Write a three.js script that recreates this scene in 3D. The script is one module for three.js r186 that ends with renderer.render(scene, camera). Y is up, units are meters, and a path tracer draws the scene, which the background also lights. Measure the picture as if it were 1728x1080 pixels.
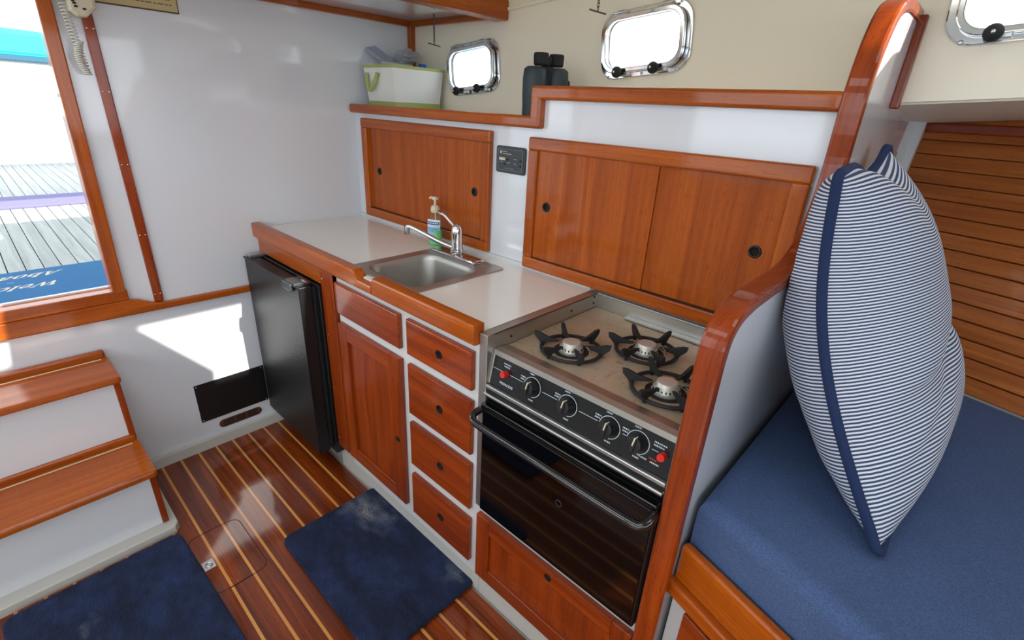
import * as THREE from 'three';
import { RoundedBoxGeometry } from 'three/addons/geometries/RoundedBoxGeometry.js';
import { mergeGeometries } from 'three/addons/utils/BufferGeometryUtils.js';

// ------------------------------------------------------------------ camera, sky, sun, exposure
const scene = new THREE.Scene();
const renderer = new THREE.WebGLRenderer({ antialias: true });
renderer.toneMapping = THREE.LinearToneMapping;
renderer.toneMappingExposure = 1.13;
renderer.shadowMap.enabled = true;
const D2R = Math.PI / 180;
const camera = new THREE.PerspectiveCamera(2 * Math.atan(540 / 825.72) / D2R, 1728 / 1080, 0.05, 200);
camera.position.set(2.0687, 1.4015, 0.7457);
camera.rotation.set(-23.561 * D2R, 41.9396 * D2R, 3.1218 * D2R, 'YXZ');
scene.add(camera);
scene.background = new THREE.Color().setRGB(0.92, 1.0, 1.09);
scene.backgroundIntensity = 3.0;
const SUN = new THREE.Vector3(-1.5, -1, 0.15).normalize();          // the way the sunlight travels
const sun = new THREE.DirectionalLight(new THREE.Color().setRGB(1, 0.96, 0.9), 9);
sun.name = 'sun'; sun.castShadow = true; sun.shadow.mapSize.set(2048, 2048);
sun.position.copy(SUN).multiplyScalar(-12); sun.target.position.set(0, 0, 0);
Object.assign(sun.shadow.camera, { left: -6, right: 6, top: 6, bottom: -6, near: 0.5, far: 40 });
scene.add(sun, sun.target);

// ------------------------------------------------------------------ helpers
let seedState = 12345;
const rnd = () => { seedState = (seedState * 1664525 + 1013904223) >>> 0; return seedState / 4294967296; };
const used = new Map();
function numbered(n) { const k = used.get(n) ?? 0; used.set(n, k + 1); return k ? n + '_' + String(k).padStart(3, '0') : n; }
function shade(m) { m.castShadow = true; m.receiveShadow = true; return m; }
function part(parent, name, geo, mat, label) {
  const m = shade(new THREE.Mesh(geo, mat)); m.name = name; if (label) m.userData.label = label; parent.add(m); return m;
}
function thing(name, label, category, group) {
  const o = new THREE.Group(); o.name = numbered(name); o.userData = { label, category }; if (group) o.userData.group = group; scene.add(o); return o;
}
function single(name, geo, mat, label, category, group) {
  const m = shade(new THREE.Mesh(geo, mat)); m.name = numbered(name); m.userData = { label, category }; if (group) m.userData.group = group; scene.add(m); return m;
}
function struct(name, geo, mat, label) {
  const m = shade(geo ? new THREE.Mesh(geo, mat) : new THREE.Group()); m.name = name; m.userData = { kind: 'structure' }; if (label) m.userData.label = label; scene.add(m); return m;
}
// boxes by their faces, edges rounded
function bx(x0, x1, y0, y1, z0, z1, r = 0) {
  const w = x1 - x0, h = y1 - y0, d = z1 - z0;
  const g = r ? new RoundedBoxGeometry(w, h, d, 2, Math.min(r, w / 2.01, h / 2.01, d / 2.01)) : new THREE.BoxGeometry(w, h, d);
  g.translate((x0 + x1) / 2, (y0 + y1) / 2, (z0 + z1) / 2); return g;
}
function ext(shape, depth, bev = 0, seg = 2, curve = 10) {
  const b = Math.min(bev, depth / 2.05);
  const g = new THREE.ExtrudeGeometry(shape, { depth: depth - 2 * b, bevelEnabled: b > 0, bevelThickness: b, bevelSize: b, bevelOffset: -b, bevelSegments: seg, curveSegments: curve, steps: 1 });
  g.translate(0, 0, b); return g;
}
const shapeOf = (pts) => new THREE.Shape(pts.map((p) => new THREE.Vector2(p[0], p[1])));
const exZ = (s, z0, z1, bev = 0) => ext(s, z1 - z0, bev).translate(0, 0, z0);                       // shape in (x, y)
const exX = (s, x0, x1, bev = 0) => ext(s, x1 - x0, bev).rotateY(Math.PI / 2).translate(x0, 0, 0);  // shape in (-z, y)
const exY = (s, y0, y1, bev = 0) => ext(s, y1 - y0, bev).rotateX(-Math.PI / 2).translate(0, y0, 0); // shape in (x, -z)
function roundRect(x0, x1, y0, y1, r, P = THREE.Shape) {
  const s = new P(); s.moveTo(x0 + r, y0); s.lineTo(x1 - r, y0); s.absarc(x1 - r, y0 + r, r, -Math.PI / 2, 0); s.lineTo(x1, y1 - r); s.absarc(x1 - r, y1 - r, r, 0, Math.PI / 2);
  s.lineTo(x0 + r, y1); s.absarc(x0 + r, y1 - r, r, Math.PI / 2, Math.PI); s.lineTo(x0, y0 + r); s.absarc(x0 + r, y0 + r, r, Math.PI, Math.PI * 1.5); return s;
}
function circlePath(x, y, r) { const p = new THREE.Path(); p.absarc(x, y, r, 0, Math.PI * 2, true); return p; }
function cyl(r0, r1, h, n = 24) { return new THREE.CylinderGeometry(r1, r0, h, n); }                // r0 below, r1 on top
function lathe(pts, n = 32) { return new THREE.LatheGeometry(pts.map((p) => new THREE.Vector2(p[0], p[1])), n); }
function tube(pts, r, n = 40, m = 8, closed = false) { return new THREE.TubeGeometry(new THREE.CatmullRomCurve3(pts.map((p) => new THREE.Vector3(...p)), closed, 'catmullrom', 0.5), n, r, m, closed); }
const merge = (a) => mergeGeometries(a.map((g) => { const q = g.index ? g.toNonIndexed() : g; for (const k of Object.keys(q.attributes)) if (!['position', 'normal', 'uv'].includes(k)) q.deleteAttribute(k); return q; }));
// uv in metres with the grain along one axis; every piece gets its own place on the board
function grain(g, axis, off) {
  const p = g.attributes.position, uv = new Float32Array(p.count * 2), o = off ?? rnd() * 7, q = rnd() * 5, a = 'xyz'.indexOf(axis);
  for (let i = 0; i < p.count; i++) {
    const c = [p.getX(i), p.getY(i), p.getZ(i)], s = c[(a + 1) % 3] + c[(a + 2) % 3] * 0.83;
    uv[2 * i] = c[a] / 1.2 + o; uv[2 * i + 1] = s / 0.4 + q;
  }
  g.setAttribute('uv', new THREE.BufferAttribute(uv, 2)); return g;
}
function flatUV(g, scale = 1) {          // uv in metres, chosen by the way each vertex faces
  const p = g.attributes.position, n = g.attributes.normal, uv = new Float32Array(p.count * 2);
  for (let i = 0; i < p.count; i++) {
    const ax = Math.abs(n.getX(i)), ay = Math.abs(n.getY(i)), az = Math.abs(n.getZ(i)), x = p.getX(i), y = p.getY(i), z = p.getZ(i);
    const [u, v] = ax >= ay && ax >= az ? [z, y] : ay >= az ? [x, z] : [x, y];
    uv[2 * i] = u / scale; uv[2 * i + 1] = v / scale;
  }
  g.setAttribute('uv', new THREE.BufferAttribute(uv, 2)); return g;
}
// ------------------------------------------------------------------ computed textures
const lattice = new Float32Array(65536); for (let i = 0; i < 65536; i++) lattice[i] = rnd();
function pn(x, y, px, py, s = 0) {       // value noise that repeats after px, py cells
  const xi = Math.floor(x), yi = Math.floor(y), fx = x - xi, fy = y - yi, u = fx * fx * (3 - 2 * fx), v = fy * fy * (3 - 2 * fy);
  const h = (a, b) => lattice[((((a % px) + px) % px) * 157 + (((b % py) + py) % py) * 1031 + s * 7919) & 65535];
  return (h(xi, yi) * (1 - u) + h(xi + 1, yi) * u) * (1 - v) + (h(xi, yi + 1) * (1 - u) + h(xi + 1, yi + 1) * u) * v;
}
function dataTex(w, h, f, srgb = true) {
  const d = new Uint8Array(w * h * 4);
  for (let y = 0; y < h; y++) for (let x = 0; x < w; x++) { const c = f(x / w, y / h), i = (y * w + x) * 4; for (let k = 0; k < 3; k++) d[i + k] = Math.max(0, Math.min(255, Array.isArray(c) ? c[k] : c)); d[i + 3] = 255; }
  const t = new THREE.DataTexture(d, w, h); t.wrapS = t.wrapT = THREE.RepeatWrapping; t.magFilter = THREE.LinearFilter; t.minFilter = THREE.LinearFilter;
  if (srgb) t.colorSpace = THREE.SRGBColorSpace; t.needsUpdate = true; return t;
}
const mix = (a, b, t) => a.map((v, i) => v + (b[i] - v) * t);
function woodTex(light, dark, pore, seed, contrast = 1) {
  return dataTex(1024, 1024, (u, v) => {
    const w = pn(u * 4, v * 8, 4, 8, seed) * 0.9 + pn(u * 9, v * 17, 9, 17, seed + 1) * 0.35;
    let s = 0.5 * pn(u * 3 + 0, v * 26 + w * 2.2, 3, 26, seed + 2) + 0.3 * pn(u * 5, v * 70 + w * 2, 5, 70, seed + 3) + 0.2 * pn(u * 8, v * 190, 8, 190, seed + 4);
    s = Math.min(1, Math.max(0, (s - 0.5) * 1.5 * contrast + 0.5));
    let c = mix(dark, light, s);
    const p = pn(u * 60, v * 400, 60, 400, seed + 5); if (p > 0.72) c = mix(c, pore, (p - 0.72) * 1.6);
    return c;
  });
}
const texTrim = woodTex([190, 96, 12], [148, 64, 5], [94, 34, 3], 1, 0.9);
const texPanel = woodTex([184, 92, 20], [146, 64, 9], [98, 38, 5], 11, 0.9);
const texDrawer = woodTex([164, 68, 10], [120, 42, 4], [76, 23, 3], 21, 1);
const texFloor = woodTex([150, 64, 10], [90, 33, 4], [50, 16, 3], 31, 1.2);
const texHull = woodTex([188, 112, 54], [150, 80, 34], [104, 52, 22], 41, 1);
const texDeck = woodTex([178, 180, 176], [150, 152, 148], [120, 120, 114], 51, 1);
const std = (o) => new THREE.MeshStandardMaterial(o), phy = (o) => new THREE.MeshPhysicalMaterial(o);
const varnish = (map, rough = 0.42, coat = 0.8) => phy({ map, roughness: rough, clearcoat: coat, clearcoatRoughness: 0.08, specularIntensity: 0.3 });
const M = {
  trim: varnish(texTrim, 0.42, 0.6), panel: varnish(texPanel, 0.5, 0.35), drawer: varnish(texDrawer, 0.45, 0.6), floor: varnish(texFloor, 0.4, 0.9), hull: varnish(texHull, 0.5, 0.3),
  strip: varnish(woodTex([222, 158, 84], [200, 132, 62], [170, 104, 46], 61, 0.8), 0.4, 0.9),
  white: phy({ color: 0xdfe2e6, roughness: 0.25, clearcoat: 1.0, clearcoatRoughness: 0.05 }),
  paint: std({ color: 0xd6d7d6, roughness: 0.35 }), cream: std({ color: 0xfaf0d9, roughness: 0.45 }),
  counter: phy({ color: 0xf1efe8, roughness: 0.18, clearcoat: 0.4, clearcoatRoughness: 0.06 }),
  sole: std({ color: 0xc9c6bd, roughness: 0.5 }),
  chrome: std({ color: 0xd8dadc, metalness: 1, roughness: 0.09 }), steel: std({ color: 0xc4c5c4, metalness: 1, roughness: 0.34 }), brushed: std({ color: 0xbdbbb5, metalness: 1, roughness: 0.42 }),
  black: std({ color: 0x101112, roughness: 0.4 }), blackGloss: phy({ color: 0x0a0a0b, roughness: 0.12, clearcoat: 0.8, clearcoatRoughness: 0.03 }), iron: std({ color: 0x17181a, roughness: 0.65 }), rubber: std({ color: 0x1b1d1e, roughness: 0.75 }),
  hole: std({ color: 0x20130c, roughness: 0.9 }), ring: std({ color: 0x2c1a12, roughness: 0.4, metalness: 0.3 }), red: std({ color: 0xd0201c, roughness: 0.35 }),
  navy: std({ color: 0x17294f, roughness: 0.95 }), bluePlastic: std({ color: 0x1457c8, roughness: 0.4 }), copper: std({ color: 0x7a5848, metalness: 0.8, roughness: 0.4 }),
  ivory: std({ color: 0xd9d0b4, roughness: 0.5 }), glass: phy({ color: 0xffffff, roughness: 0.0, transmission: 1, thickness: 0, ior: 1.45 }),
};
// black vinyl grain for the fridge front
M.vinyl = std({ color: 0x141617, roughness: 0.42, bumpMap: dataTex(256, 256, (u, v) => 255 * (0.6 * pn(u * 64, v * 64, 64, 64, 3) + 0.4 * pn(u * 128, v * 128, 128, 128, 4)), false), bumpScale: 0.0006 });
M.tray = std({ metalness: 0.45, roughness: 0.45, map: dataTex(512, 512, (u, v) => {
  const a = pn(u * 6, v * 6, 6, 6, 71), b = pn(u * 24, v * 24, 24, 24, 72), c = pn(u * 90, v * 90, 90, 90, 73), t = 0.5 * a + 0.3 * b + 0.2 * c;
  let k = mix([176, 156, 126], [206, 196, 178], t); if (b * a > 0.48) k = mix(k, [150, 104, 66], (b * a - 0.48) * 1.6); if (c > 0.93) k = mix(k, [90, 64, 46], 0.6); return k;
}) });
const weave = dataTex(256, 256, (u, v) => { const a = Math.sin(u * Math.PI * 2 * 64) * Math.sin(v * Math.PI * 2 * 64); return 128 + 70 * a + 50 * (pn(u * 128, v * 128, 128, 128, 81) - 0.5); }, false);
M.blueCloth = phy({ roughness: 0.95, bumpMap: weave, bumpScale: 0.0007, sheen: 0.35, sheenRoughness: 0.6, sheenColor: new THREE.Color(0x7fa0e0), map: dataTex(512, 512, (u, v) => {
  const t = 0.5 * pn(u * 256, v * 256, 256, 256, 82) + 0.42 * pn(u * 200, v * 200, 200, 200, 83) + 0.08 * pn(u * 6, v * 6, 6, 6, 84); return mix([46, 66, 100], [86, 108, 150], t);
}) });
function matMaterial(stain, seed) {
  return phy({ roughness: 1, sheen: 0.25, sheenRoughness: 0.5, sheenColor: new THREE.Color(0x4a669c), bumpScale: 0.003,
    bumpMap: dataTex(512, 512, (u, v) => 255 * (0.6 * pn(u * 200, v * 200, 200, 200, seed) + 0.4 * pn(u * 60, v * 60, 60, 60, seed + 1)), false),
    map: dataTex(512, 512, (u, v) => {
      let t = 0.45 * pn(u * 7, v * 9, 7, 9, seed + 2) + 0.3 * pn(u * 25, v * 25, 25, 25, seed + 3) + 0.25 * pn(u * 220, v * 220, 220, 220, seed + 4);
      t = (t - 0.5) * 1.5 + 0.5; let c = mix([10, 19, 42], [34, 50, 88], t);
      for (const [su, sv, sr, k] of stain) { const d = Math.hypot(u - su, v - sv) + (pn(u * 18, v * 18, 18, 18, seed + 5) - 0.5) * 0.2; if (d < sr) c = mix(c, [118, 116, 118], k * (1 - d / sr) * (0.5 + pn(u * 160, v * 160, 160, 160, seed + 6))); }
      return c;
    }) });
}
function canvasTex(w, h, draw) {
  const c = document.createElement('canvas'); c.width = w; c.height = h; draw(c.getContext('2d'), w, h);
  const t = new THREE.CanvasTexture(c); t.colorSpace = THREE.SRGBColorSpace; t.magFilter = THREE.LinearFilter; return t;
}
function strokes(c, x, y, w, h) { for (let a = 0, k = 0; a < w; k++) { const l = h * (0.35 + 0.35 * ((k * 7) % 5) / 4); c.fillRect(x + a, y - h, Math.min(l, w - a), h * 0.8); a += l + h * 0.28; } }
function fitUV(g, au, u0, u1, av, v0, v1) {     // uv 0..1 over a rectangle of the face
  const p = g.attributes.position, uv = new Float32Array(p.count * 2), ge = (i, a) => (a === 'x' ? p.getX(i) : a === 'y' ? p.getY(i) : p.getZ(i));
  for (let i = 0; i < p.count; i++) { uv[2 * i] = (ge(i, au) - u0) / (u1 - u0); uv[2 * i + 1] = (ge(i, av) - v0) / (v1 - v0); }
  g.setAttribute('uv', new THREE.BufferAttribute(uv, 2)); return g;
}
const clamp = (x, a, b) => Math.max(a, Math.min(b, x));
const ROOF = 1.95, ZC = -0.78, ZB = -0.466, XP0 = 1.826, XP1 = 1.858;

// ------------------------------------------------------------------ the setting: sole, bulkhead, cabin sides, roof
const floor = struct('floor', bx(-0.03, 4.25, -0.06, -0.012, -1.3, 2.25), M.sole, 'cabin sole of varnished planks with pale inlaid strips');
{
  const pitch = 0.0659, z0 = 0.0585, half = 0.0042, hx0 = 0.487, hx1 = 0.767, hz0 = 0.408, hz1 = 0.556;
  for (let k = -1; k < 17; k++) {
    const a = z0 + k * pitch + half, b = z0 + (k + 1) * pitch - half, lo = Math.max(a, -0.026);
    const inHatch = a > hz0 - 0.01 && b < hz1 + 0.01;
    const spans = inHatch ? [[0.012, hx0 - 0.0015], [hx0 + 0.0015, hx1 - 0.0015], [hx1 + 0.0015, 2.6]] : [[0.012, 2.6]];
    for (const [xa, xb] of spans) part(floor, 'plank', grain(bx(xa, xb, -0.012, 0, lo, b, 0.0008), 'x'), M.floor);
    for (const [xa, xb] of spans) part(floor, 'inlay_strip', grain(bx(xa, xb, -0.012, -0.0002, b, b + 2 * half), 'x'), M.strip);
  }
  part(floor, 'plank', grain(bx(2.6, 4.2, -0.012, 0, -0.03, 1.2), 'x'), M.floor);
  // groove round the hatch board, its shade put in as a dark strip; ring pull
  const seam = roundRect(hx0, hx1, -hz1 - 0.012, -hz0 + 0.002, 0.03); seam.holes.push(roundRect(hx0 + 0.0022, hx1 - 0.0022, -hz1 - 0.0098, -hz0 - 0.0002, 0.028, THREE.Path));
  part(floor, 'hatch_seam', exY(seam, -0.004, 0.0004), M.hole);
  const pull = new THREE.Group(); pull.name = 'ring_pull'; floor.add(pull);
  part(pull, 'plate', bx(0.615, 0.655, -0.002, 0.003, 0.527, 0.562, 0.0015), M.steel, 'small steel ring pull plate');
  part(pull, 'ring', new THREE.TorusGeometry(0.009, 0.0022, 8, 20).rotateX(Math.PI / 2).translate(0.637, 0.004, 0.544), M.chrome);
}
// aft bulkhead with the companionway opening
{
  const s = shapeOf([[0.80, -0.06], [0.80, 2.0], [-2.25, 2.0], [-2.25, -0.06]]);
  s.holes.push(new THREE.Path([[-0.512, 0.748], [-0.488, 1.87], [-1.16, 1.87], [-1.14, 0.748]].map((p) => new THREE.Vector2(...p))));
  struct('wall_aft', exX(s, -0.035, 0), M.white, 'glossy white aft bulkhead with the companionway opening');
  const leg = (za, ya, zb, yb, w) => shapeOf([[-za, ya], [-zb, yb], [-(zb - w), yb], [-(za - w), ya]]);
  const frame = struct('trim_1', null, null, 'varnished wood casing round the companionway opening');
  part(frame, 'jamb', grain(exX(leg(0.514, 0.74, 0.49, 1.9, 0.036), -0.045, 0.02, 0.004), 'y'), M.trim);
  part(frame, 'jamb', grain(exX(leg(1.19, 0.74, 1.19, 1.9, 0.036), -0.045, 0.02, 0.004), 'y'), M.trim);
  part(frame, 'sill', grain(bx(-0.045, 0.021, 0.714, 0.752, 0.474, 1.2, 0.004), 'z'), M.trim);
  part(frame, 'sill_edge', bx(-0.05, -0.036, 0.748, 0.757, 0.51, 1.15), M.paint);
  // rail along the bulkhead, deep under the opening and slim towards the galley
  const rail = struct('trim_2', null, null, 'varnished wood rail across the bulkhead under the opening');
  part(rail, 'rail', grain(exX(shapeOf([[-1.25, 0.664], [0.03, 0.651], [0.03, 0.676], [-0.375, 0.68], [-0.41, 0.687], [-0.445, 0.706], [-0.475, 0.714], [-1.25, 0.714]]), 0, 0.024, 0.005), 'z'), M.trim);
  const strap = struct('trim_3', null, null, 'dark wood cover strip screwed upright on the bulkhead');
  part(strap, 'cover_strip', grain(bx(0, 0.012, 0.684, 1.95, 0.374, 0.402, 0.003), 'y'), M.drawer);
  for (const y of [0.713, 0.93, 1.163, 1.38, 1.55]) for (const z of [0.38, 0.396]) part(strap, 'screw', new THREE.SphereGeometry(0.0028, 10, 6).scale(0.5, 1, 1).translate(0.0125, y, z), M.chrome);
  struct('baseboard_aft', grain(bx(0, 0.02, -0.012, 0.045, -0.03, 0.575, 0.003), 'z'), M.sole, 'pale base strip along the foot of the bulkhead');
  // overhead panel and its wood battens in the corner above the shelf
  const cp = struct('ceiling', null, null, 'overhead panels of the cabin');
  part(cp, 'fascia', bx(0.57, 0.598, 1.75, 1.97, ZC - 0.03, 0.62), M.cream);
  part(cp, 'cove_strip', bx(0, 1.3, -0.006, 0.006, -0.002, 0.010, 0.003).rotateZ(0.078).translate(0.6, 1.729, ZC), M.cream);
  part(cp, 'panel', bx(0, 0.56, 1.722, 1.75, ZC, 0.6), M.white, 'glossy white overhead panel');
  const beam = struct('trim_4', null, null, 'varnished wood deck beam and corner battens under the overhead');
  part(beam, 'batten', grain(bx(0, 0.022, 1.700, 1.722, ZC + 0.02, 0.2, 0.003), 'z'), M.trim);
  part(beam, 'batten', grain(bx(0, 0.55, 1.700, 1.722, ZC, ZC + 0.022, 0.003), 'x'), M.trim);
  part(beam, 'batten', grain(bx(0, 0.026, 1.30, 1.71, ZC, ZC + 0.026, 0.003), 'y'), M.trim);
  part(beam, 'beam', grain(bx(0.535, 0.60, 1.692, 1.76, ZC, 0.6, 0.006), 'z'), M.trim);
  // roof: sloping side deck head, flat top with companionway hatch and openings added for light
  const SL = Math.atan2(0.202, 0.70), zs = (z) => -(z + 0.16) / Math.cos(SL);      // along the slope, outboard from the flat top
  const rs = shapeOf([[0.6, -0.02], [4.3, -0.02], [4.3, zs(-0.87)], [0.6, zs(-0.87)]]);
  rs.holes.push(new THREE.Path([[2.10, -0.73], [2.27, -0.70], [2.312, -0.64], [2.48, -0.505], [2.22, -0.505], [2.10, -0.6]].map(([x, z]) => new THREE.Vector2(x, zs(z)))));  // unseen opening added to throw sun onto the top of the partition
  part(cp, 'side_panel', exY(rs, 0, 0.03).rotateX(-SL).translate(0, ROOF, -0.16), M.cream);
  const top = shapeOf([[-0.05, 0.165], [4.3, 0.165], [4.3, -2.3], [-0.05, -2.3]]);
  top.holes.push(new THREE.Path([[0.04, -0.5], [0.85, -0.5], [0.85, -1.2], [0.04, -1.2]].map((p) => new THREE.Vector2(...p))));
  top.holes.push(new THREE.Path([[0.95, -0.60], [2.15, -0.60], [2.15, -1.14], [0.95, -1.14]].map((p) => new THREE.Vector2(...p))));  // unseen skylight opening added to brighten the worktop
  top.holes.push(new THREE.Path([[2.03, 0.12], [2.58, 0.12], [2.58, -0.33], [2.03, -0.33]].map((p) => new THREE.Vector2(...p))));  // unseen opening added to let the sun reach the aft bulkhead
  part(cp, 'roof_panel', exY(top, ROOF, ROOF + 0.05), M.cream);
}
// port-side cabin wall with three openings for the portlights
const PORTS = [[0.413, 1.535], [1.183, 1.603], [2.055, 1.672]], TILT = 5.5 * D2R, PW = 0.132, PH = 0.076;
function portShape(P, w, h, r, cx = 0, cy = 0) {
  const q = roundRect(-w, w, -h, h, r, P), pts = q.getPoints(6); pts.pop();
  const c = Math.cos(TILT), s = Math.sin(TILT); return new P(pts.map((p) => new THREE.Vector2(cx + p.x * c - p.y * s, cy + p.x * s + p.y * c)));
}
{
  const s = shapeOf([[-0.03, 1.25], [1.84, 1.25], [1.84, 1.452], [4.25, 1.64], [4.25, 1.86], [-0.03, 1.86]]);
  for (const [x, y] of PORTS) s.holes.push(portShape(THREE.Path, PW - 0.006, PH - 0.006, 0.042, x, y));
  struct('wall_side', exZ(s, ZC - 0.035, ZC), M.cream, 'cream painted cabin side holding the portlights');
  // unseen rest of the cabin: window bands to starboard and forward
  const st = shapeOf([[-0.05, -0.06], [4.3, -0.06], [4.3, 2.0], [-0.05, 2.0]]);
  for (const x of [0.3, 1.28, 2.26, 3.24]) st.holes.push(new THREE.Path([[x, 0.98], [x + 0.9, 0.98], [x + 0.9, 1.86], [x, 1.86]].map((p) => new THREE.Vector2(...p))));
  struct('wall_starboard', exZ(st, 2.25, 2.3), M.paint, 'white cabin side with a band of large windows');
  const fw = shapeOf([[1.35, -0.06], [1.35, 2.0], [-2.3, 2.0], [-2.3, -0.06]]);
  for (const z of [-0.7, 0.3, 1.3]) fw.holes.push(new THREE.Path([[-z, 0.98], [-z, 1.8], [-z - 0.9, 1.8], [-z - 0.9, 0.98]].map((p) => new THREE.Vector2(...p))));
  struct('wall_forward', exX(fw, 4.25, 4.3), M.paint, 'white forward bulkhead with windows');
  const cover = single('added_sun_flap', exY(shapeOf([[2.62, -0.36], [2.02, -0.36], [2.02, -0.34], [2.52, -0.01], [2.62, -0.01]]), ROOF + 0.055, ROOF + 0.075), M.navy, 'unseen navy canvas flap added to shape the sun patch on the bulkhead', 'added light blocker');  // added out of view, cut so the sun patch gets its slanted edge
}
// outer hull, side deck, hull lining battens
const TH = 18 * D2R, ux = Math.cos(TH), uz = Math.sin(TH), S0 = new THREE.Vector3(1.862, 0, -0.028);
const seatFrame = (o) => { o.position.copy(S0); o.rotation.y = -TH; return o; };     // local x runs along the settee, local -z towards the hull
{
  struct('wall_hull', bx(-0.05, 4.3, -0.06, 1.5, -1.66, -1.6), M.paint, 'outer hull side');
  struct('ceiling_side_deck', exX(shapeOf([[0.8, 1.448], [0.8, 1.47], [1.66, 1.43], [1.66, 1.405]].map(([a, b]) => [a + 0.004, b - 1.448])), -0.03, 2.5).rotateZ(0.0785).translate(1.86, 1.449, 0), M.cream, 'underside of the side deck above the settee');
  struct('ceiling_shelf_deck', bx(-0.03, 1.86, 1.30, 1.335, -1.6, ZB - 0.01), M.white, 'white shelf surface behind the galley rail');
  const lining = struct('wall_settee', null, null, 'hull side lined with varnished horizontal wood battens'); seatFrame(lining);
  // local frame: the lining leans outwards with height, as the hull flares
  const zl = (y) => -1.013 - 0.5 * (y - 0.745), pitch = 0.0422, lean = Math.atan(0.5), wide = pitch / Math.cos(lean);
  for (let i = 0; i < 17; i++) {
    const y0 = 0.735 + i * pitch, g = new RoundedBoxGeometry(2.7, wide - 0.003, 0.014, 2, 0.003); grain(g, 'x');
    g.rotateX(-lean); g.translate(0.89, y0 + pitch / 2, zl(y0 + pitch / 2) - 0.007);
    part(lining, 'batten', g, M.hull);
  }
  part(lining, 'backing_board', new THREE.BoxGeometry(2.8, 0.84, 0.01).rotateX(-lean).translate(0.9, 1.11, zl(1.11) - 0.024), M.hull);
  const tr = struct('trim_5', null, null, 'dark wood trim under the side deck edge'); seatFrame(tr);
  part(tr, 'cornice', grain(bx(-0.5, 2.2, 1.392, 1.422, -1.40, -1.33, 0.006), 'x'), M.drawer);
  struct('trim_7', new THREE.BoxGeometry(0.024, 0.80, 0.05).rotateX(-Math.atan(0.526)).translate(1.869, 1.06, -1.235), M.paint, 'pale corner strip between partition and hull lining');
}
// ------------------------------------------------------------------ portlights
function portlight(i, label) {
  const [cx, cy] = PORTS[i], t = thing('portlight', label, 'portlight', 'portlights in the cabin side');
  t.position.set(cx, cy, ZC); t.rotation.z = TILT;
  const ringShape = (w, h, r, w2, h2, r2) => { const s = roundRect(-w, w, -h, h, r); s.holes.push(roundRect(-w2, w2, -h2, h2, r2, THREE.Path)); return s; };
  part(t, 'flange', exZ(ringShape(PW + 0.022, PH + 0.020, 0.058, PW - 0.005, PH - 0.005, 0.042), 0, 0.008, 0.003), M.chrome);
  part(t, 'gasket', exZ(ringShape(PW + 0.004, PH + 0.003, 0.048, PW - 0.004, PH - 0.004, 0.042), 0.006, 0.013), M.rubber);
  const lens = part(t, 'lens_frame', exZ(ringShape(PW + 0.006, PH + 0.005, 0.05, PW - 0.008, PH - 0.009, 0.040), 0.012, 0.028, 0.003), M.chrome);
  part(lens, 'pane', exZ(roundRect(-PW + 0.007, PW - 0.007, -PH + 0.008, PH - 0.008, 0.040), 0.017, 0.021), M.glass);
  part(t, 'liner', exZ(ringShape(PW - 0.0045, PH - 0.0045, 0.042, PW - 0.008, PH - 0.008, 0.04), -0.045, 0.002), M.steel);
  for (const sx of [-0.075, 0.075]) {
    const h = part(t, 'hinge', bx(sx - 0.014, sx + 0.014, PH - 0.004, PH + 0.018, 0.006, 0.026, 0.004), M.steel);
    part(h, 'pin', cyl(0.004, 0.004, 0.05, 10).rotateZ(Math.PI / 2).translate(sx, PH + 0.01, 0.028), M.chrome);
  }
  for (const sx of [-0.07, 0.055]) {
    const d = part(t, 'dog', merge([bx(sx - 0.012, sx + 0.03, -PH - 0.014, -PH + 0.008, 0.008, 0.024, 0.003), cyl(0.0045, 0.0045, 0.03, 10).rotateX(Math.PI / 2).translate(sx, -PH - 0.004, 0.03)]), M.steel);
    part(d, 'knob', lathe([[0, 0.026], [0.006, 0.026], [0.012, 0.02], [0.0165, 0.013], [0.0165, 0.005], [0.011, 0], [0, 0]], 20).rotateX(Math.PI / 2).translate(sx, -PH - 0.004, 0.032), M.rubber, 'black rubber clamp knob');
    part(d, 'stud', new THREE.SphereGeometry(0.0042, 10, 8).translate(sx, -PH - 0.004, 0.058), M.chrome);
  }
  for (const [sx, sy] of [[-0.12, -1], [0, -1], [0.115, -1], [-0.12, 1], [0, 1], [0.115, 1]]) part(t, 'screw', new THREE.SphereGeometry(0.005, 10, 6).scale(1, 1, 0.4).translate(sx, sy * (PH + 0.0115), 0.008), M.steel);
  return t;
}
portlight(0, 'polished steel portlight beside the fabric bin');
portlight(1, 'polished steel portlight above the upper shelf, between the binoculars and the partition');
portlight(2, 'polished steel portlight above the settee, beyond the tall partition');

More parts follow.
